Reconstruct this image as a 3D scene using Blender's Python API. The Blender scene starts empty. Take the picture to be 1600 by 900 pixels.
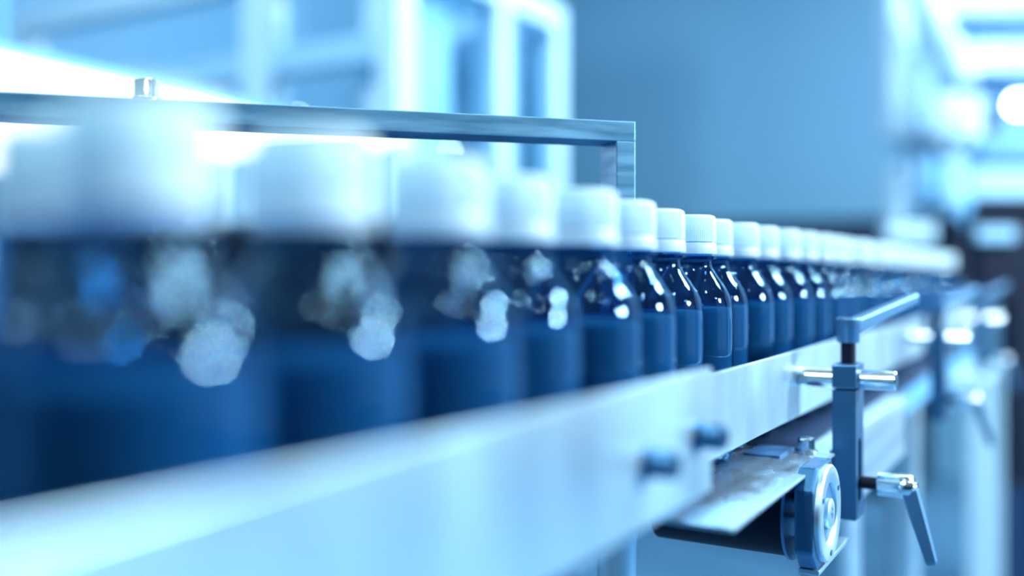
import bpy, bmesh, math, random
from mathutils import Vector, Matrix
random.seed(7)
PI = math.pi
sc = bpy.context.scene
COL = sc.collection

# ------------------------------------------------------------------ camera
F = 1500.0                                   # focal length in pixels of the 1600-wide frame
TH = math.atan2(880.0, F)                    # the conveyor runs along world +Y; the camera is yawed left of it
CAMZ = 1.0
HOR = 430.0
cd = bpy.data.cameras.new('camera')
cam = bpy.data.objects.new('camera', cd); COL.objects.link(cam)
cam.location = (0, 0, CAMZ); cam.rotation_euler = (PI/2, 0, TH)
cd.sensor_width = 36.0; cd.lens = F/1600*36
cd.shift_y = -(450-HOR)/1600
cd.clip_start = 0.01; cd.clip_end = 60
cd.dof.use_dof = True; cd.dof.focus_distance = 0.495; cd.dof.aperture_fstop = 1.9
sc.camera = cam
RT = Vector((math.cos(TH), math.sin(TH), 0)); FW = Vector((-math.sin(TH), math.cos(TH), 0))

def P(px, py, z):
    """the point seen at photograph pixel (px, py) at depth z metres"""
    return Vector((0, 0, CAMZ)) + RT*((px-800)/F*z) + FW*z + Vector((0, 0, (HOR-py)/F*z))
def onX(px, X):                               # Y of the point at pixel column px on the plane x = X
    t = (px-800)/F; c, s = math.cos(TH), math.sin(TH)
    return (-t*s*X - c*X)/(s - t*c)

# ------------------------------------------------------------------ world, lights, exposure
w = bpy.data.worlds.new('world'); sc.world = w; w.use_nodes = True
nt = w.node_tree; bg = nt.nodes['Background']
tc = nt.nodes.new('ShaderNodeTexCoord'); sx = nt.nodes.new('ShaderNodeSeparateXYZ')
cr = nt.nodes.new('ShaderNodeValToRGB')
nt.links.new(tc.outputs['Generated'], sx.inputs[0]); nt.links.new(sx.outputs['Z'], cr.inputs[0])
cr.color_ramp.elements[0].position = 0.10; cr.color_ramp.elements[0].color = (0.010, 0.045, 0.10, 1)
cr.color_ramp.elements[1].position = 0.6; cr.color_ramp.elements[1].color = (0.36, 0.56, 0.70, 1)
nt.links.new(cr.outputs[0], bg.inputs[0]); bg.inputs[1].default_value = 0.5

def area(name, loc, target, sx_, sy_, power, col=(0.80, 0.92, 1.0)):
    ld = bpy.data.lights.new(name, 'AREA'); ld.shape = 'RECTANGLE'; ld.size = sx_; ld.size_y = sy_
    ld.energy = power; ld.color = col
    o = bpy.data.objects.new(name, ld); COL.objects.link(o); o.location = loc
    o.rotation_euler = (Vector(target)-Vector(loc)).to_track_quat('-Z', 'Y').to_euler()
    return o
area('key_lamp', (2.9, 1.9, 2.2), (-0.1, 0.6, 0.95), 0.36, 0.36, 250)
area('second_lamp', (1.5, 3.2, 2.9), (-0.1, 0.6, 0.95), 0.30, 0.30, 110)
area('rail_fill', (1.6, 4.8, 1.4), (-0.1, 0.6, 0.95), 3.0, 2.4, 20)  # large dim panel added out of view so the guide rails reflect brightness
area('rail_fill', (3.2, 2.0, 1.5), (-0.1, 0.4, 0.95), 2.2, 2.0, 8)  # second soft panel, added for the near rail; no window there
area('overhead_strip', (0.9, 1.3, 3.2), (-0.2, 0.5, 0.9), 1.2, 0.25, 60)  # narrow strip for the light from above, source out of view
area('far_floor_fill', (0.5, 3.9, 3.2), (0.3, 3.9, 0), 1.6, 0.5, 45)  # fill added to brighten the far floor and right end of the wall
hl = area('background_fill', (-1.0, -2.0, 3.0), (-0.9, 3.4, 1.0), 1.6, 0.5, 19); hl.data.spread = math.radians(62)  # fill added behind the camera for background faces, spread kept off the bottles
area('overhead_fill', (-0.9, 2.4, 3.3), (-0.9, 2.4, 0), 3.5, 0.5, 40)  # unseen strip added overhead to light the enclosure and machinery
def spot_lamp(name, loc, r, power):
    ld = bpy.data.lights.new(name, 'POINT'); ld.energy = power; ld.shadow_soft_size = r; ld.color = (0.80, 0.93, 1)
    o = bpy.data.objects.new(name, ld); COL.objects.link(o); o.location = loc
spot_lamp('hall_lamp', (-0.25, -0.45, 2.9), 0.05, 62)
spot_lamp('hall_lamp', (0.75, -0.35, 2.7), 0.04, 16)
spot_lamp('hall_lamp', (1.3, 0.3, 2.5), 0.04, 18)
spot_lamp('hall_lamp', (1.4, 0.9, 1.8), 0.022, 4)
spot_lamp('hall_lamp', (0.7, 1.9, 2.4), 0.030, 9)
sc.view_settings.view_transform = 'Standard'; sc.view_settings.look = 'None'
sc.view_settings.gamma = 1.0; sc.view_settings.use_curve_mapping = False
sc.view_settings.exposure = 0.0
sc.cycles.use_denoising = True
sc.cycles.max_bounces = 12; sc.cycles.transparent_max_bounces = 16
sc.cycles.sample_clamp_indirect = 20.0

# ------------------------------------------------------------------ materials
def mat(name, col, rough=0.5, metal=0.0, noise=None, bump=0.0, coat=0.0, spec=0.5, aniso=0.0):
    m = bpy.data.materials.new(name); m.use_nodes = True
    n = m.node_tree; b = n.nodes['Principled BSDF']
    b.inputs['Base Color'].default_value = (*col, 1); b.inputs['Roughness'].default_value = rough
    b.inputs['Metallic'].default_value = metal; b.inputs['Coat Weight'].default_value = coat
    b.inputs['Specular IOR Level'].default_value = spec
    if aniso: b.inputs['Anisotropic'].default_value = aniso
    if noise:
        sc_, stretch, amt, col2 = noise
        t = n.nodes.new('ShaderNodeTexCoord'); mp = n.nodes.new('ShaderNodeMapping'); nz = n.nodes.new('ShaderNodeTexNoise')
        mp.inputs['Scale'].default_value = stretch; nz.inputs['Scale'].default_value = sc_; nz.inputs['Detail'].default_value = 5
        n.links.new(t.outputs['Object'], mp.inputs[0]); n.links.new(mp.outputs[0], nz.inputs[0])
        r = n.nodes.new('ShaderNodeMapRange'); r.inputs['From Min'].default_value = 0.3; r.inputs['From Max'].default_value = 0.7
        r.inputs['To Min'].default_value = max(0.02, rough-amt); r.inputs['To Max'].default_value = min(1, rough+amt)
        n.links.new(nz.outputs['Fac'], r.inputs[0]); n.links.new(r.outputs[0], b.inputs['Roughness'])
        mx = n.nodes.new('ShaderNodeMixRGB'); mx.inputs[1].default_value = (*col, 1); mx.inputs[2].default_value = (*col2, 1)
        r2 = n.nodes.new('ShaderNodeMapRange'); r2.inputs['From Min'].default_value = 0.35; r2.inputs['From Max'].default_value = 0.7
        n.links.new(nz.outputs['Fac'], r2.inputs[0]); n.links.new(r2.outputs[0], mx.inputs[0]); n.links.new(mx.outputs[0], b.inputs['Base Color'])
        if bump:
            bp = n.nodes.new('ShaderNodeBump'); bp.inputs['Strength'].default_value = bump; bp.inputs['Distance'].default_value = 0.0004
            n.links.new(nz.outputs['Fac'], bp.inputs['Height']); n.links.new(bp.outputs[0], b.inputs['Normal'])
    return m
def emit(name, col, s):
    m = bpy.data.materials.new(name); m.use_nodes = True; n = m.node_tree; n.nodes.clear()
    e = n.nodes.new('ShaderNodeEmission'); o = n.nodes.new('ShaderNodeOutputMaterial')
    e.inputs[0].default_value = (*col, 1); e.inputs[1].default_value = s; n.links.new(e.outputs[0], o.inputs[0])
    return m
def thin_glass(name, tint, rough=0.03, ior=1.5):
    m = bpy.data.materials.new(name); m.use_nodes = True; n = m.node_tree; n.nodes.clear()
    t = n.nodes.new('ShaderNodeBsdfTransparent'); g = n.nodes.new('ShaderNodeBsdfGlossy'); fr = n.nodes.new('ShaderNodeMath'); ge = n.nodes.new('ShaderNodeNewGeometry'); dt = n.nodes.new('ShaderNodeVectorMath'); ab = n.nodes.new('ShaderNodeMath'); om = n.nodes.new('ShaderNodeMath'); pw = n.nodes.new('ShaderNodeMath')
    mx = n.nodes.new('ShaderNodeMixShader'); o = n.nodes.new('ShaderNodeOutputMaterial')
    t.inputs[0].default_value = (*tint, 1); g.inputs['Roughness'].default_value = rough; g.inputs[0].default_value = (0.38, 0.72, 1.0, 1); 
    f0 = ((ior-1)/(ior+1))**2; dt.operation = 'DOT_PRODUCT'; ab.operation = 'ABSOLUTE'; om.operation = 'SUBTRACT'; pw.operation = 'POWER'; fr.operation = 'MULTIPLY_ADD'
    n.links.new(ge.outputs['Normal'], dt.inputs[0]); n.links.new(ge.outputs['Incoming'], dt.inputs[1]); n.links.new(dt.outputs['Value'], ab.inputs[0])
    om.inputs[0].default_value = 1.0; n.links.new(ab.outputs[0], om.inputs[1]); n.links.new(om.outputs[0], pw.inputs[0]); pw.inputs[1].default_value = 5
    n.links.new(pw.outputs[0], fr.inputs[0]); fr.inputs[1].default_value = 1-f0; fr.inputs[2].default_value = f0
    nz = n.nodes.new('ShaderNodeTexNoise'); nz.inputs['Scale'].default_value = 90; tcn = n.nodes.new('ShaderNodeTexCoord')
    bp = n.nodes.new('ShaderNodeBump'); bp.inputs['Strength'].default_value = 0.03; bp.inputs['Distance'].default_value = 0.0004
    n.links.new(tcn.outputs['Object'], nz.inputs[0]); n.links.new(nz.outputs['Fac'], bp.inputs['Height'])
    n.links.new(bp.outputs[0], g.inputs['Normal'])
    n.links.new(fr.outputs[0], mx.inputs[0]); n.links.new(t.outputs[0], mx.inputs[1]); n.links.new(g.outputs[0], mx.inputs[2])
    n.links.new(mx.outputs[0], o.inputs[0])
    return m
M = {}
def plastic():
    m = mat('white_plastic', (0.74, 0.92, 0.96), 0.4); n = m.node_tree
    t = n.nodes.new('ShaderNodeBsdfTranslucent'); t.inputs[0].default_value = (0.70, 0.93, 0.98, 1); mx = n.nodes.new('ShaderNodeMixShader'); mx.inputs[0].default_value = 0.5
    o = n.nodes['Material Output']; n.links.new(n.nodes['Principled BSDF'].outputs[0], mx.inputs[1]); n.links.new(t.outputs[0], mx.inputs[2]); n.links.new(mx.outputs[0], o.inputs[0])
    return m
M['cap'] = plastic()
M['glass'] = thin_glass('dark_bottle_glass', (0.26, 0.50, 0.70), 0.02, 1.6)
M['liquid'] = mat('dark_syrup', (0.045, 0.16, 0.25), 0.75, spec=0.0, noise=(30, (1, 1, .25), 0.1, (0.06, 0.19, 0.29)))
M['steel'] = mat('brushed_steel', (0.50, 0.71, 0.82), 0.36, 0.85, noise=(60, (1, .08, 1), 0.10, (0.42, 0.64, 0.77)), bump=0.15)
M['rail'] = mat('satin_rail_steel', (0.47, 0.68, 0.79), 0.40, 0.9, noise=(22, (.3, 1, .45), 0.12, (0.35, 0.57, 0.71)), bump=0.1)
M['sheet'] = mat('worn_sheet_steel', (0.66, 0.85, 0.94), 0.30, 0.9, noise=(38, (1, .5, 1), 0.16, (0.14, 0.38, 0.62)), bump=0.25)
M['bar'] = mat('blued_bar_steel', (0.10, 0.30, 0.49), 0.42, 0.6, noise=(160, (.12, .12, 1), 0.15, (0.16, 0.38, 0.57)), bump=0.3)
M['post'] = mat('post_steel', (0.05, 0.17, 0.33), 0.36, 0.8, noise=(80, (1, 1, .15), 0.08, (0.04, 0.15, 0.29)))
M['chrome'] = mat('polished_steel', (0.78, 0.90, 0.97), 0.12, 1.0)
M['lever'] = mat('cast_lever_metal', (0.075, 0.22, 0.40), 0.4, 0.6)
M['black'] = mat('black_rubber', (0.003, 0.009, 0.025), 0.6, spec=0.15)
M['dark'] = mat('dark_paint', (0.006, 0.03, 0.085), 0.5, spec=0.25)
M['navy'] = mat('navy_paint', (0.03, 0.13, 0.30), 0.5)
M['white'] = mat('pale_enamel', (0.38, 0.62, 0.76), 0.4)
M['pale'] = mat('pale_blue_enamel', (0.24, 0.50, 0.70), 0.45)
M['mid'] = mat('mid_blue_enamel', (0.10, 0.34, 0.58), 0.5)
M['pane'] = thin_glass('clear_pane', (0.85, 0.94, 0.98), 0.05, 1.45)
M['lamp'] = emit('lamp_diffuser', (0.85, 0.95, 1.0), 2.4)
M['lampdisc'] = emit('lamp_bulb', (0.80, 0.95, 1.0), 22.0)

# ------------------------------------------------------------------ mesh helpers
def link(name, bm, m, parent=None, smooth=None, bevel=0.0):
    bmesh.ops.recalc_face_normals(bm, faces=bm.faces)
    me = bpy.data.meshes.new(name); bm.to_mesh(me); bm.free()
    me.materials.append(M[m] if isinstance(m, str) else m)
    o = bpy.data.objects.new(name, me); COL.objects.link(o)
    if parent: o.parent = parent
    if smooth is not None:
        for p in me.polygons: p.use_smooth = True
        me.set_sharp_from_angle(angle=math.radians(smooth))
    if bevel:
        b = o.modifiers.new('bevel', 'BEVEL'); b.width = bevel; b.segments = 2; b.limit_method = 'ANGLE'; b.angle_limit = math.radians(35)
    return o
def box(bm, c, s, rot=None):
    mt = Matrix.Translation(c)
    if rot is not None: mt = mt @ rot
    bmesh.ops.create_cube(bm, size=1, matrix=mt @ Matrix.Diagonal((*s, 1)))
def box2(bm, a, b):
    a, b = Vector(a), Vector(b); box(bm, (a+b)/2, [abs(b[i]-a[i]) for i in range(3)])
def tube(bm, a, b, r, r2=None, n=32):
    a, b = Vector(a), Vector(b); d = b-a
    q = d.to_track_quat('Z', 'Y').to_matrix().to_4x4()
    bmesh.ops.create_cone(bm, cap_ends=True, segments=n, radius1=r, radius2=r if r2 is None else r2, depth=d.length, matrix=Matrix.Translation((a+b)/2) @ q)
def lathe(bm, prof, n=64, axis=None, origin=(0, 0, 0), ribs=None, amp=0.0, closed_caps=True):
    """prof: (r, z[, ribbed]) from bottom to top"""
    rings = []
    rot = Matrix.Identity(4) if axis is None else Vector(axis).to_track_quat('Z', 'Y').to_matrix().to_4x4()
    mt = Matrix.Translation(origin) @ rot
    for pr in prof:
        r, z = pr[0], pr[1]; rb = len(pr) > 2 and pr[2]
        if r < 1e-7: rings.append([bm.verts.new(mt @ Vector((0, 0, z)))]); continue
        rings.append([bm.verts.new(mt @ Vector(((r-(amp if rb and i % 2 else 0))*math.cos(2*PI*i/n), (r-(amp if rb and i % 2 else 0))*math.sin(2*PI*i/n), z))) for i in range(n)])
    for A, B in zip(rings, rings[1:]):
        if len(A) == 1 and len(B) == 1: continue
        for i in range(n):
            j = (i+1) % n
            if len(A) == 1: bm.faces.new((A[0], B[i], B[j]))
            elif len(B) == 1: bm.faces.new((A[i], A[j], B[0]))
            else: bm.faces.new((A[i], A[j], B[j], B[i]))
def prism(bm, pts, a, b):
    """extrude a 2-D outline (u, v) given by function pair a/b mapping to 3-D"""
    A = [bm.verts.new(a(*p)) for p in pts]; B = [bm.verts.new(b(*p)) for p in pts]
    bm.faces.new(A); bm.faces.new(list(reversed(B)))
    for i in range(len(pts)):
        j = (i+1) % len(pts); bm.faces.new((A[i], B[i], B[j], A[j]))
NB = bmesh.new
def empty(name, loc, label, cat, group=None, rz=0):
    o = bpy.data.objects.new(name, None); COL.objects.link(o); o.location = loc; o.rotation_euler = (0, 0, rz); o.empty_display_size = .02
    return tag(o, label, cat, group)
def tag(o, label, cat, group=None, kind=None):
    o['label'] = label; o['category'] = cat
    if group: o['group'] = group
    if kind: o['kind'] = kind
    return o
def struct(name, bm, m):
    o = link(name, bm, m); o['kind'] = 'structure'; return o
def dup(o, parent=None):
    c = o.copy(); COL.objects.link(c)
    if parent: c.parent = parent
    for ch in list(o.children): dup(ch, c)
    return c

# ------------------------------------------------------------------ setting
def wall_mat(name, c1, c2, scale):
    m = mat(name, c1, 0.6, noise=(scale, (1, 1, .4), 0.05, c2)); return m
WX, WY = -2.95, 5.2
bm = NB(); box2(bm, (-6, -3, -0.05), (5, WY+.1, 0)); struct('floor', bm, wall_mat('factory_floor', (0.055, 0.19, 0.34), (0.075, 0.22, 0.38), 1.5))
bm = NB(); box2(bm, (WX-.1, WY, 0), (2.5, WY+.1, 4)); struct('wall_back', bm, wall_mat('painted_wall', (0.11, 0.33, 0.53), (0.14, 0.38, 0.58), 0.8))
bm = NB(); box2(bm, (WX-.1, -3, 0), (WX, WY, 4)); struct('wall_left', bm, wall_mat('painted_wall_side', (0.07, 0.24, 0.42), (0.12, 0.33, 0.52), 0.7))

# ------------------------------------------------------------------ conveyor
ZB = CAMZ-0.099                               # surface the bottles stand on
# near guide rail
r = empty('guide_rail', (-0.1235, 0.366, ZB), 'pale steel guide rail plate in the near foreground, bolted at its end', 'guide rail')
def local(o): bpy.context.view_layer.update(); return o
def rel(root, o):
    o.parent = root; o.matrix_parent_inverse = Matrix.Translation(-Vector(root.location)); return o
def plate_rounded(x0, x1, y0, y1, z0, z1):
    bm = NB(); box2(bm, (x0, y0, z0), (x1, y1, z1)); return bm
rel(r, link('rail_plate', plate_rounded(-0.1259, -0.1235, -0.42, 0.366, CAMZ-.0844, CAMZ-.0363), 'rail', bevel=.0006))
for (y, z) in ((0.3510, -.0610), (0.300, -.0628)):
    bm = NB(); x = -0.1235
    lathe(bm, [(0, 0), (.0058, 0), (.0058, .0010), (.0048, .0012), (.0048, .0095), (.0043, .0105), (.0024, .0105), (.0024, .007), (0, .007)], 24, (1, 0, 0), (x, y, CAMZ+z))
    rel(r, link('bolt', bm, 'post', smooth=35))
# far guide rail
r2 = empty('guide_rail', (-0.1425, 1.10, ZB), 'long pale steel guide rail running back behind the bolted plate, clamp rods fixed to it', 'guide rail')
rel(r2, link('rail_plate', plate_rounded(-0.1438, -0.1412, 0.33, 1.12, CAMZ-.0835, CAMZ-.0445), 'rail', bevel=.0006))

r3 = empty('guide_rail', (-0.1425, 1.22, ZB), 'short blurred steel guide rail piece beside the last bottles of the row', 'guide rail')
rel(r3, link('rail_plate', plate_rounded(-0.1438, -0.1412, 1.20, 1.62, CAMZ-.0835, CAMZ-.0445), 'rail', bevel=.0006))
# transfer sheet under the bottles
bm = NB()
pts = [(-.100, .000), (-.1155, .000)]
box2(bm, (-0.2035, 0.369, ZB-.0022), (-0.1155, 0.553, ZB-.0002))
t = link('transfer_plate', bm, 'sheet', bevel=.0008)
tag(t, 'worn bright steel transfer plate jutting out under the bottles in front of the roller', 'plate')
# near conveyor bed hidden by the near rail
bm = NB(); box2(bm, (-0.300, -0.5, ZB-.004), (-0.150, 0.366, ZB-.0002))
tag(link('conveyor_belt', bm, 'black', bevel=.0005), 'black conveyor belt under the near bottles behind the bolted rail plate', 'conveyor belt')

cv = empty('conveyor', (-0.17, 0.56, 0), 'long steel bottle conveyor with roller bearing, side plate and round legs', 'conveyor')
bm = NB(); box2(bm, (-0.135, 0.560, ZB-.006), (-0.1203, 0.85, ZB-.001)); rel(cv, link('edge_strip', bm, 'steel', bevel=.0006))
bm = NB(); box2(bm, (-0.209, 0.556, ZB-.006), (-0.1352, 1.72, ZB-.0002)); rel(cv, link('belt', bm, 'dark'))
bm = NB(); box2(bm, (-0.1226, 0.527, CAMZ-.146), (-0.1202, 0.84, ZB-.004)); rel(cv, link('side_plate', bm, 'steel', bevel=.0006))
bm = NB(); box2(bm, (-0.2125, 0.60, CAMZ-.146), (-0.2095, 1.72, ZB-.004)); rel(cv, link('side_plate', bm, 'steel', bevel=.0006))
bm = NB(); box2(bm, (-0.1200, 0.49, CAMZ-.1500), (-0.1100, 0.562, CAMZ-.1475)); rel(cv, link('foot_flange', bm, 'steel', bevel=.0004))
bm = NB(); box2(bm, (-0.2090, 0.86, ZB-.040), (-0.1450, 1.72, ZB-.0062)); rel(cv, link('under_frame', bm, 'mid', bevel=.001))
# small dark cover plate at the joint + screw
# roller with belt round it
RY, RZ = 0.505, CAMZ-.1235
bm = NB(); tube(bm, (-0.198, RY, RZ), (-0.1275, RY, RZ), .0222, n=64); ro = rel(cv, link('roller', bm, 'black', smooth=40))
bm = NB(); tube(bm, (-0.1270, RY, RZ), (-0.1255, RY, RZ), .0240, n=64); rel(cv, link('roller_disc', bm, 'lever', smooth=40))
bm = NB(); tube(bm, (-0.1275, RY, RZ), (-0.1205, RY, RZ), .012, n=32); rel(cv, link('axle', bm, 'chrome', smooth=40))
# bearing housing: chamfered square flange, raised ring, recessed hub
H = 0.0255; c = .010
oc = [(-H+c, -H), (H-c, -H), (H, -H+c), (H, H-c), (H-c, H), (-H+c, H), (-H, H-c), (-H, -H+c)]
bm = NB(); prism(bm, oc, lambda u, v: Vector((-0.1200, RY+u, RZ+.002+v)), lambda u, v: Vector((-0.1105, RY+u, RZ+.002+v)))
hs = rel(cv, link('bearing_housing', bm, 'post', bevel=.0014))
bm = NB(); lathe(bm, [(.0150, 0), (.0246, 0), (.0246, .0022), (.0238, .0030), (.0165, .0030), (.0155, .0022), (.0150, .0004)], 64, (1, 0, 0), (-0.1105, RY, RZ+.002))
rg = rel(hs, link('bearing_ring', bm, 'steel', smooth=40)); rg.matrix_parent_inverse = Matrix.Identity(4)
bm = NB(); lathe(bm, [(0, 0.0008), (.0150, .0008), (.0150, .0001)], 48, (1, 0, 0), (-0.1105, RY, RZ+.002)); rb = rel(hs, link('seal', bm, 'navy', smooth=40)); rb.matrix_parent_inverse = Matrix.Identity(4)
bm = NB(); lathe(bm, [(.0075, 0), (.0075, .0030), (.0065, .0036), (.0030, .0036), (.0030, .0020), (0, .0020)], 40, (1, 0, 0), (-0.1105, RY, RZ+.002)); rb = rel(hs, link('shaft_end', bm, 'steel', smooth=40)); rb.matrix_parent_inverse = Matrix.Identity(4)
for a in (60, 180, 300):
    bm = NB(); yy = RY+.0200*math.sin(math.radians(a)); zz = RZ+.002+.0200*math.cos(math.radians(a))
    tube(bm, (-0.1076, yy, zz), (-0.1070, yy, zz), .0016, n=16); rb = rel(hs, link('ring_screw', bm, 'lever', smooth=40)); rb.matrix_parent_inverse = Matrix.Identity(4)
# legs of the conveyor
for (x, y, rr) in ((-0.150, 0.70, .020), (-0.168, 1.157, .018), (-0.188, 0.92, .018)):
    bm = NB(); tube(bm, (x, y, 0.02), (x, y, ZB-(.006 if y < .9 else .040)), rr, n=40); tube(bm, (x, y, 0), (x, y, .02), rr*1.8, rr*1.1, n=40)
    rel(cv, link('leg', bm, 'steel', smooth=40))
bm = NB(); box2(bm, (-0.210, 0.66, 0.30), (-0.119, 0.70, 0.34)); rel(cv, link('cross_brace', bm, 'steel', bevel=.002))

# screw on the edge of the bed, with its small cover plate
s = empty('cap_screw', (-0.130, 0.5475, ZB), 'knurled socket head cap screw standing on the plate above the roller bearing', 'screw')
bm = NB(); lathe(bm, [(0, 0), (.0062, 0), (.0062, .0010), (0, .0010)], 32); link('washer', bm, 'chrome', s, smooth=35)
bm = NB(); lathe(bm, [(0, .0010), (.0046, .0010, 1), (.0046, .0072, 1), (.0040, .0078), (.0024, .0078), (.0024, .005), (0, .005)], 48, ribs=1, amp=.0002); link('head', bm, 'chrome', s, smooth=35)
bm = NB(); box2(bm, (-0.158, 0.522, ZB-.0002), (-0.138, 0.5535, ZB+.0010))
tag(link('cover_plate', bm, 'navy', bevel=.0003), 'small dark cover plate lying on the transfer plate beside the cap screw', 'plate')

# ------------------------------------------------------------------ clamp brackets
def capsule(hw, hl, n=10):
    pts = []
    for k in range(n+1): a = -PI + PI*k/n; pts.append((hw*math.cos(a), -hl+hw*math.sin(a)))
    for k in range(n+1): a = PI*k/n; pts.append((hw*math.cos(a), hl+hw*math.sin(a)))
    return pts
def tapered_arm(bm, a, b, w0, w1, h0, h1, up=Vector((0, 0, 1))):
    a, b = Vector(a), Vector(b); d = (b-a).normalized(); s_ = d.cross(up).normalized(); u = s_.cross(d)
    vs = []
    for p, w_, h_ in ((a, w0, h0), (a.lerp(b, .5), (w0+w1)*.48, (h0+h1)*.5), (b-d*w1*.3, w1, h1), (b, w1*.6, h1*.8)):
        vs.append([bm.verts.new(p+s_*w_/2*i+u*h_/2*j) for i, j in ((-1, -1), (1, -1), (1, 1), (-1, 1))])
    for A, B in zip(vs, vs[1:]):
        for i in range(4): j = (i+1) % 4; bm.faces.new((A[i], A[j], B[j], B[i]))
    bm.faces.new(vs[0]); bm.faces.new(list(reversed(vs[-1])))
def clamp(label):
    """origin: on the rod's axis height 0 = camera height reference, built round x = -0.1144"""
    root = empty('clamp_bracket', (-0.1144, 0.578, CAMZ-.135), label, 'clamp', 'clamps holding the guide rail')
    ox = Vector(root.location)
    def L(x, dy, h): return Vector((x, 0.578+dy, CAMZ+h))-ox
    # post with slot: two side cheeks modelled as a slotted plate
    bm = NB()
    x0, x1 = -0.1200, -0.1070; y0, y1 = -.0115, .0115
    slot = capsule(.0040, .0145); cz = -.1120
    # outer outline minus slot: built as ring faces on both x sides
    outer = []
    for (u, v) in slot:
        # project slot points to the rectangle outline
        du, dv = (u, v)
        k = min((.0115/abs(du)) if abs(du) > 1e-6 else 1e9, (.0270/abs(dv)) if abs(dv) > 1e-6 else 1e9)
        outer.append((du*k, dv*k))
    for cu, cv_ in ((-.0115, -.0270), (.0115, -.0270), (.0115, .0270), (-.0115, .0270)):
        q_ = min(range(len(outer)), key=lambda i_: (outer[i_][0]-cu)**2+(outer[i_][1]-cv_)**2); outer[q_] = (cu, cv_)
    for X in (x0, x1):
        pass
    def ring(pts, X): return [bm.verts.new(L(X, u, cz+v)) for u, v in pts]
    oi, si = ring(outer, x0), ring(slot, x0); oo, so = ring(outer, x1), ring(slot, x1)
    n = len(slot)
    for i in range(n):
        j = (i+1) % n
        bm.faces.new((oi[i], oi[j], si[j], si[i])); bm.faces.new((oo[i], so[i], so[j], oo[j]))
        bm.faces.new((si[i], si[j], so[j], so[i])); bm.faces.new((oi[i], oo[i], oo[j], oi[j]))
    link('post_plate', bm, 'post', root)
    bm = NB(); a, b = L(x0, y0, -.0655), L(x1, y1, -.0850); box2(bm, a, b)
    link('post_upper', bm, 'post', root)
    bm = NB(); a, b = L(-0.1202, -.0120, -.0510), L(-0.1068, .0120, -.0645); box2(bm, a, b); link('clamp_block', bm, 'post', root, bevel=.0007)
    bm = NB(); a, b = L(-0.1412, 0, -.0600), L(-0.0870, 0, -.0600)
    lathe(bm, [(0, 0), (.0050, 0), (.0055, .0006), (.0055, .0536), (.0050, .0542), (0, .0542)], 40, (1, 0, 0), a); link('rod', bm, 'chrome', root, smooth=30)
    # upper lever: screw, hub with collar, arm rising backwards
    bm = NB(); tube(bm, L(-.1134, 0, -.0515), L(-.1134, 0, -.0375), .0042, n=32); lv = link('upper_lever', bm, 'black', root, smooth=40)
    bm = NB(); lathe(bm, [(0, 0), (.0058, 0), (.0062, .0006), (.0066, .0075), (.0070, .0085), (.0072, .0090), (.0072, .0135), (.0066, .0143), (.0040, .0143), (.0040, .010), (0, .010)], 40, None, L(-.1134, 0, -.0390)); link('hub', bm, 'lever', lv, smooth=35)
    bm = NB(); tube(bm, L(-.1134, 0, -.0292), L(-.1134, 0, -.0262), .0034, n=6); link('hub_screw', bm, 'black', lv, smooth=35)
    bm = NB(); tapered_arm(bm, L(-.1120, .0050, -.0300), L(-.0860, .066, -.0140), .0090, .0070, .0090, .0062); link('arm', bm, 'lever', lv, bevel=.0012)
    # lower lever: screw out of the slot, hub, arm hanging down
    bm = NB(); tube(bm, L(-.1200, 0, -.1190), L(-.0955, 0, -.1190), .0036, n=32); lw = link('lower_lever', bm, 'black', root, smooth=40)
    bm = NB(); lathe(bm, [(0, 0), (.0060, 0), (.0064, .0006), (.0066, .0110), (.0070, .0118), (.0070, .0170), (.0060, .0190), (0, .0192)], 40, (1, 0, 0), L(-.0970, 0, -.1190)); link('hub', bm, 'chrome', lw, smooth=35)
    bm = NB(); tube(bm, L(-.0780, 0, -.1190), L(-.0762, 0, -.1190), .0030, n=20); link('hub_screw', bm, 'chrome', lw, smooth=35)
    bm = NB(); tapered_arm(bm, L(-.0800, 0, -.1200), L(-.0680, -.004, -.1600), .0120, .0075, .0085, .0060, Vector((1, 0, 0))); link('arm', bm, 'lever', lw, bevel=.0012)
    return root
c1 = clamp('nearest clamp bracket, sharp steel post beside the roller bearing with two levers')
c2 = dup(c1); c2.location.y += 0.43; c2['label'] = 'second, blurred clamp bracket further back along the guide rail'
c3 = dup(c1); c3.location.y += 0.92; c3.location.x -= 0.0; c3['label'] = 'furthest, very blurred clamp bracket near the far end of the conveyor'

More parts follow.
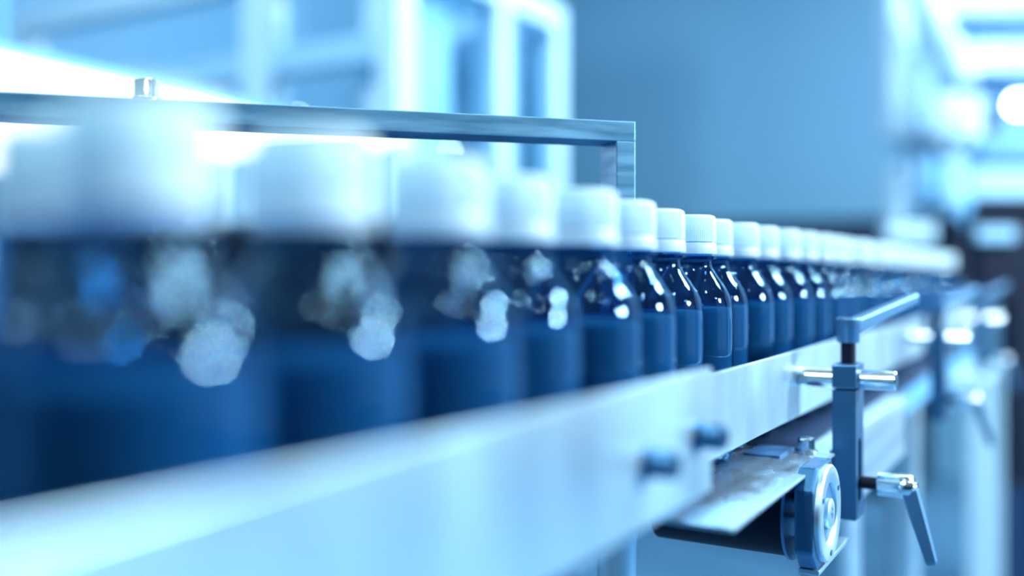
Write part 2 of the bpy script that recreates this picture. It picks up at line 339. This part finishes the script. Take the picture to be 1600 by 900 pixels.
# ------------------------------------------------------------------ bottles
def bottle(label):
    root = empty('bottle', (0, 0, 0), label, 'bottle', 'capped dark glass bottles in the row')
    g = [(0, .0020), (.0150, .0012), (.0185, .0), (.0215, .0012), (.0230, .0045), (.0230, .0790), (.0227, .0830), (.0216, .0875),
         (.0196, .0915), (.0170, .0955), (.0142, .0995), (.0125, .1022), (.0118, .1040), (.0117, .1065), (.0120, .1070), (.0142, .1076), (.0142, .1092), (.0120, .1096), (.0120, .124)]
    bm = NB(); lathe(bm, g, 64); link('body', bm, 'glass', root, smooth=50)
    l = [(0, .0030), (.0180, .0028), (.0212, .0045), (.0222, .0075), (.0222, .0790), (.0219, .0812), (.0216, .0818), (0, .0812)]
    bm = NB(); lathe(bm, l, 48); link('liquid', bm, 'liquid', root, smooth=40)
    cpf = [(.0120, .1168), (.0139, .1168), (.0140, .1172, 1), (.0139, .1285, 1), (.0136, .1298), (.0130, .1305), (.0118, .1310), (.006, .1311), (0, .1311)]
    bm = NB(); lathe(bm, cpf, 180, amp=.00028); cp = link('cap', bm, 'cap', root, smooth=24)
    tr = [(.0122, .1104), (.0142, .1104), (.0144, .1112, 1), (.0141, .1156, 1), (.0137, .1162), (.0122, .1162)]
    bm = NB(); lathe(bm, tr, 144, amp=.0002); link('tamper_ring', bm, 'cap', cp, smooth=24)
    return root
# the bottles stand a little out of line, as they do in the photograph
PITCH = .0470
line = [(-.1940, .1340), (-.1490, .1180), (-.1520, .1680), (-.1530, .2205), (-.1605, .2731), (-.1620, .3278), (-.1700, .3861), (-.1775, .4426),
        (-.1790, .4940), (-.1845, .5404), (-.1825, .5876), (-.1830, .6348), (-.1800, .6810), (-.1790, .7280), (-.1775, .7750)]
while len(line) < 33:
    px_, py_ = line[-1]; xx = -.1765 + random.uniform(-.004, .004); dx = xx-px_
    line.append((xx, py_+math.sqrt(PITCH**2-dx*dx)))
b0 = None
FOC = 8                                        # index of the sharpest bottle
words = {0: 'very blurred dark bottle cut off by the left edge of the photo',
         1: 'largest blurred bottle, its pale cap rising in front of the overhead bar',
         2: 'blurred bottle just right of the largest one, cap under the overhead bar',
         3: 'third large blurred bottle, halfway along the overhead bar',
         4: 'blurred bottle next left of the one under the bar end leg',
         5: 'bottle whose cap hides the foot of the overhead bar leg',
         6: 'bottle directly right of the overhead bar leg, third before the sharpest',
         7: 'slightly soft bottle immediately left of the sharpest bottle',
         8: 'sharpest bottle of the row, crisp ribs on its cap, at the rail joint',
         9: 'narrow sliver of a bottle immediately right of the sharpest bottle',
         10: 'wider bottle right of the narrow sliver bottle, glints on its shoulder',
         11: 'second bottle right of the narrow sliver bottle, slightly soft',
         12: 'third bottle right of the narrow sliver bottle',
         13: 'fourth bottle right of the narrow sliver bottle',
         14: 'fifth bottle right of the narrow sliver, left of the nearest clamp'}
cnt = len(line)
num = ['', 'one', 'two', 'three', 'four', 'five', 'six', 'seven', 'eight', 'nine', 'ten', 'eleven', 'twelve', 'thirteen', 'fourteen', 'fifteen', 'sixteen', 'seventeen', 'eighteen', 'nineteen', 'twenty', 'twenty-one']
for i, (x, y) in enumerate(line):
    if b0 is None: o = b0 = bottle('')
    else: o = dup(b0)
    o.location = (x, y, ZB); o.rotation_euler = (0, 0, random.uniform(0, 6.28))
    back = cnt-1-i
    o['label'] = words.get(i) or ('blurred last bottle at the far right end of the row' if back == 0 else 'small blurred bottle with %s bottle%s behind it to the far end' % (num[back], '' if back == 1 else 's'))

# ------------------------------------------------------------------ overhead bar frame
A = P(-260, 118, .405); B = P(993, 190, .519)
zt = CAMZ+.083
u = (Vector((B.x, B.y, 0))-Vector((P(0, 142, .432).x, P(0, 142, .432).y, 0))).normalized()
v = Vector((-u.y, u.x, 0))                    # away from the camera
endp = Vector((B.x, B.y, 0))
ang = math.atan2(u.y, u.x)
fr = empty('overhead_bar', (endp.x, endp.y, ZB-.004), 'dark brushed steel bar on an upright leg above the caps', 'bar', rz=ang)
bm = NB(); box2(bm, (-0.52, 0, zt-.0108-(ZB-.004)), (0, .024, zt-(ZB-.004))); link('crossbar', bm, 'bar', fr, bevel=.0005)
bm = NB(); box2(bm, (-0.0110, 0.0, 0.0), (0, .024, zt-.0108-(ZB-.004))); link('upright', bm, 'bar', fr, bevel=.0005)
bm = NB(); box2(bm, (-0.52, 0.0, 0.0), (-.509, .024, zt-.0108-(ZB-.004))); link('upright', bm, 'bar', fr, bevel=.0005)
bm = NB(); box2(bm, (-0.53, 0, -.006), (0, .024, 0)); link('foot_rail', bm, 'bar', fr, bevel=.0005)
for xx in (-.5145, -.0055):
    bm = NB(); tube(bm, (xx, .012, -.006), (xx, .012, -(ZB-.004)), .011, n=24); link('stand_pole', bm, 'steel', fr, smooth=40)
# knurled screw on the bar
Q = P(228, 150, .455); tt = (Vector((Q.x, Q.y, 0))-endp).dot(u)
ks = endp+u*tt+v*.010
k = empty('knurled_screw', (ks.x, ks.y, zt), 'knurled bright screw head on a washer standing on the overhead bar', 'screw')
bm = NB(); lathe(bm, [(0, 0), (.0072, 0), (.0070, .0016), (.0058, .0024), (0, .0024)], 40); link('washer', bm, 'chrome', k, smooth=35)
bm = NB(); lathe(bm, [(0, .0024), (.0055, .0024, 1), (.0055, .0098, 1), (.0052, .0106, 1), (.0030, .0106), (.0030, .006), (0, .006)], 32, amp=.0006); link('head', bm, 'chrome', k, smooth=20)

# ------------------------------------------------------------------ light panel behind left
cp = P(628, 230, 1.5); zl = cp.z
la = TH - math.atan2(728, 1500)               # slightly turned from the conveyor
lp = empty('light_panel', (cp.x, cp.y, zl), 'large glowing white light panel hanging level behind the overhead bar', 'light panel', rz=la)
bm = NB(); box2(bm, (-1.3, -1.0, 0), (0, 0, .006)); link('diffuser', bm, 'lamp', lp)
bm = NB(); box2(bm, (-1.30, -1.0, .006), (0, 0, .016)); link('housing', bm, 'mid', lp, bevel=.002)
for xx in (-.25, -1.0):
    bm = NB(); tube(bm, (xx, -.5, .03), (xx, -.5, 2.2), .004, n=12); link('hanging_rod', bm, 'mid', lp, smooth=40)

# ------------------------------------------------------------------ machine enclosure behind left
en = empty('machine_enclosure', (-1.102, 1.44, 0), 'pale framed glazed machine enclosure behind the light panel', 'enclosure')
def bar(name, a, b, m='white', pr=en):
    bm = NB(); box2(bm, a, b); return rel(pr, link(name, bm, m, bevel=.002))
ex0, ex1, ey0, ey1 = -2.30, -1.09, 1.44, 2.12; T = .055
for (x, y) in ((ex1-T, ey0), (-1.50, ey0), (ex0, ey0), (ex1-T, ey1-T), (ex0, ey1-T), (ex1-T, 1.80)):
    bar('frame_post', (x, y, 1.11), (x+T+(.025 if x == -1.50 else 0), y+T, 1.60))
for z in (1.41,):
    bar('frame_rail', (ex0+T, ey0+.005, z), (ex1-T, ey0+T-.005, z+.055), 'pale')
    if z < 1.2: bar('frame_rail', (ex1-T+.004, ey0+T, z), (ex1-.004, ey1-T, z+.05), 'white')
for (a, b) in (((ex1-T, ey0, 1.60), (ex1, ey1, 1.66)), ((ex0, ey0, 1.60), (ex1-T, ey0+T, 1.66)), ((ex0, ey1-T, 1.60), (ex1-T, ey1, 1.66))):
    bar('top_beam', a, b)
bar('glass_pane', (ex1-T/2-.003, ey0+T, 1.11), (ex1-T/2+.003, 1.80, 1.60), 'pane')
bar('glass_pane', (ex1-T/2-.003, 1.80+T, 1.11), (ex1-T/2+.003, ey1-T, 1.60), 'pane')

bar('inner_cabinet', (-1.24, 1.52, 1.11), (-1.18, 1.74, 1.60), 'white')
bar('inner_cabinet', (-1.24, 1.86, 1.11), (-1.18, 2.04, 1.60), 'white')
bar('base_cabinet', (ex0-.01, ey0-.01, .01), (ex1+.01, ey1+.01, 1.11), 'black')
bar('inner_column', (-1.32, 1.62, 1.11), (-1.26, 1.72, 1.58), 'white')

# dark cabinets along the end wall and the left wall
for (a, b, lab) in (((-2.9, 4.55, 0), (-1.62, 5.15, 1.26), 'long black cabinet against the end wall, left of its twin'), ((-1.60, 4.55, 0), (-0.62, 5.15, 1.26), 'long black cabinet against the end wall, behind the far bottles')):
    o = empty('low_cabinet', ((a[0]+b[0])/2, a[1], 0), lab, 'cabinet', 'low black cabinets along the end wall')
    bm = NB(); box2(bm, (a[0], a[1]+.02, 0), b); rel(o, link('body', bm, 'black', bevel=.004))
    nd = 4
    for k_ in range(nd):
        wd = (b[0]-a[0])/nd; bm = NB(); box2(bm, (a[0]+wd*k_+.01, a[1], .08), (a[0]+wd*(k_+1)-.01, a[1]+.02, b[2]-.04)); d_ = rel(o, link('door', bm, 'dark', bevel=.003))
        bm = NB(); box2(bm, (a[0]+wd*(k_+1)-.06, a[1]-.02, .7), (a[0]+wd*(k_+1)-.045, a[1], .9)); h_ = rel(d_, link('handle', bm, 'mid')); h_.matrix_parent_inverse = Matrix.Identity(4); h_.location = Vector(o.location)*0
def lampball(px, py, z, r, label, drop=1.2):
    p = P(px, py, z)
    o = empty('pendant_lamp', (p.x, p.y, p.z), label, 'lamp')
    bm = NB(); bmesh.ops.create_uvsphere(bm, u_segments=24, v_segments=16, radius=r); link('bulb', bm, 'lampdisc', o, smooth=60)
    bm = NB(); lathe(bm, [(r*.6, r*.8), (r*.75, r*.9), (r*.4, r*1.6), (0, r*1.7)], 24); link('socket', bm, 'mid', o, smooth=40)
    bm = NB(); tube(bm, (0, 0, r*1.7), (0, 0, drop), .003, n=8); link('cord', bm, 'mid', o)
    return o
lampball(700, 236, 2.6, .010, 'small round glowing lamp just right of the light panel')
lampball(762, 262, 2.9, .006, 'faint small lamp right of the round glowing lamp')
lampball(430, 178, 2.2, .008, 'small glowing lamp peeking over the overhead bar beside the pale post')
lampball(466, 180, 2.5, .005, 'dimmer small lamp peeking over the overhead bar, right of its twin')
lampball(1592, 163, 2.45, .024, 'bright round lamp at the right edge of the photo')

# ------------------------------------------------------------------ machinery on the right
def wbox(root, name, px0, px1, py0, py1, z, depth, m, bev=.004):
    """box facing back along the conveyor, sized to cover those columns and rows at depth z"""
    a = P(px0, py1, z); b = P(px1, py0, z)
    w_ = (b-a).dot(RT); h_ = b.z-a.z
    bm = NB(); c_ = (a+b)/2 + FW*depth/2
    box(bm, c_, (w_, depth, h_), Matrix.Rotation(TH, 4, 'Z'))
    return rel(root, link(name, bm, m, bevel=bev))
base = P(1480, 430, 2.7)
mc = empty('filling_machine', (base.x, base.y, 0), 'tall blurred pale filling machine with slanted pipe at the upper right', 'machine')
wbox(mc, 'column', 1392, 1428, -160, 215, 2.7, .10, 'white')
wbox(mc, 'lower_column', 1396, 1420, 262, 345, 2.68, .08, 'white')
wbox(mc, 'guard', 1388, 1462, 350, 374, 2.6, .05, 'white')
wbox(mc, 'back_panel', 1425, 1900, -200, 345, 2.95, .05, 'pale')
wbox(mc, 'top_beam', 1428, 1900, -40, 22, 2.7, .12, 'white')
wbox(mc, 'cross_beam', 1500, 1900, 66, 112, 2.7, .12, 'white')
wbox(mc, 'dark_gap_panel', 1515, 1900, 26, 62, 2.8, .05, 'mid')
wbox(mc, 'recess', 1528, 1900, 126, 245, 2.85, .05, 'mid')
wbox(mc, 'dark_box', 1536, 1560, 165, 202, 2.75, .08, 'black')
wbox(mc, 'shelf', 1515, 1900, 262, 308, 2.65, .25, 'pale')
wbox(mc, 'dark_shelf_edge', 1520, 1900, 312, 330, 2.66, .25, 'black')
wbox(mc, 'dark_body', 1490, 1900, 342, 446, 2.7, .12, 'black')
wbox(mc, 'pedestal', 1572, 1900, 446, 760, 2.7, .05, 'black')
wbox(mc, 'pedestal_foot', 1572, 1900, 760, 985, 2.7, .05, 'dark')
bm = NB(); tube(bm, P(1425, -40, 2.6), P(1506, 128, 2.6), .036, n=32); rel(mc, link('slanted_pipe', bm, 'white', smooth=40))
for (a, b, rr, m_) in (((1470, 150), (1470, 215), .055, 'white'), ((1510, 150), (1510, 215), .040, 'white'), ((1452, 230), (1452, 300), .026, 'mid'), ((1485, 235), (1485, 320), .034, 'pale'), ((1505, 260), (1505, 335), .020, 'mid'), ((1440, 120), (1440, 190), .03, 'pale')):
    bm = NB(); p, q = P(*a, 2.62), P(*b, 2.62); tube(bm, p, q, rr, n=28); tube(bm, q, q-Vector((0, 0, .03)), rr*.6, rr*.35, n=28)
    rel(mc, link('filling_head', bm, m_, smooth=40))
for (a, b) in (((1412, 225), (1468, 232)), ((1465, 238), (1500, 242))):
    bm = NB(); tube(bm, P(*a, 2.6), P(*b, 2.6), .014, n=20); rel(mc, link('hose', bm, 'dark', smooth=40))

# dark discharge hood behind the far bottles
g = P(1560, 430, 1.9)
wb = empty('capping_unit', (g.x, g.y, 0), 'black blurred machine body behind the far end of the bottle row', 'machine')
wbox(wb, 'body', 1530, 1700, 345, 470, 1.85, .05, 'black')
wbox(wb, 'side_cover', 1580, 1700, 470, 760, 1.85, .03, 'black')
wbox(wb, 'rear_column', 1612, 1700, 760, 1240, 1.85, .03, 'dark')
wbox(wb, 'nameplate', 1528, 1590, 355, 378, 1.83, .015, 'pale')
g = P(1510, 430, 2.25)
tb = empty('side_table', (g.x, g.y, 0), 'pale steel side table with a broad leg right of the conveyor', 'table')
def tq(px, py, z): return P(px, py, z)
bm = NB()
tz = P(1460, 590, 2.2).z
q = [P(1460, 590, 2.2), P(1545, 592, 2.2)]
e1 = q[1]-q[0]; e1.z = 0; dY = Vector((0, .42, 0)); q0 = Vector((q[0].x, q[0].y, tz)); q1 = q0+e1
pts = [q0, q1, q1+dY+Vector((-.0, 0, 0)), q0+dY]
vs = [bm.verts.new(p) for p in pts]; vs2 = [bm.verts.new(p-Vector((0, 0, .012))) for p in pts]
bm.faces.new(vs); bm.faces.new(list(reversed(vs2)))
for i in range(4): j = (i+1) % 4; bm.faces.new((vs[i], vs[j], vs2[j], vs2[i]))
rel(tb, link('table_top', bm, 'white', bevel=.002))
for nm, pp, m_, ww, dd in (('leg', q1+Vector((-.022, .012, 0)), 'white', .045, .045), ('leg', q1+Vector((-.02, .37, 0)), 'white', .045, .045)):
    bm = NB(); box2(bm, (pp.x-ww/2, pp.y, 0), (pp.x+ww/2, pp.y+dd, tz-.012)); rel(tb, link(nm, bm, m_, bevel=.002))
bm = NB(); box2(bm, (q0.x+.008, q0.y+.02, tz-.06), (q1.x-.045, q0.y+.03, tz-.012)); rel(tb, link('apron', bm, 'mid'))
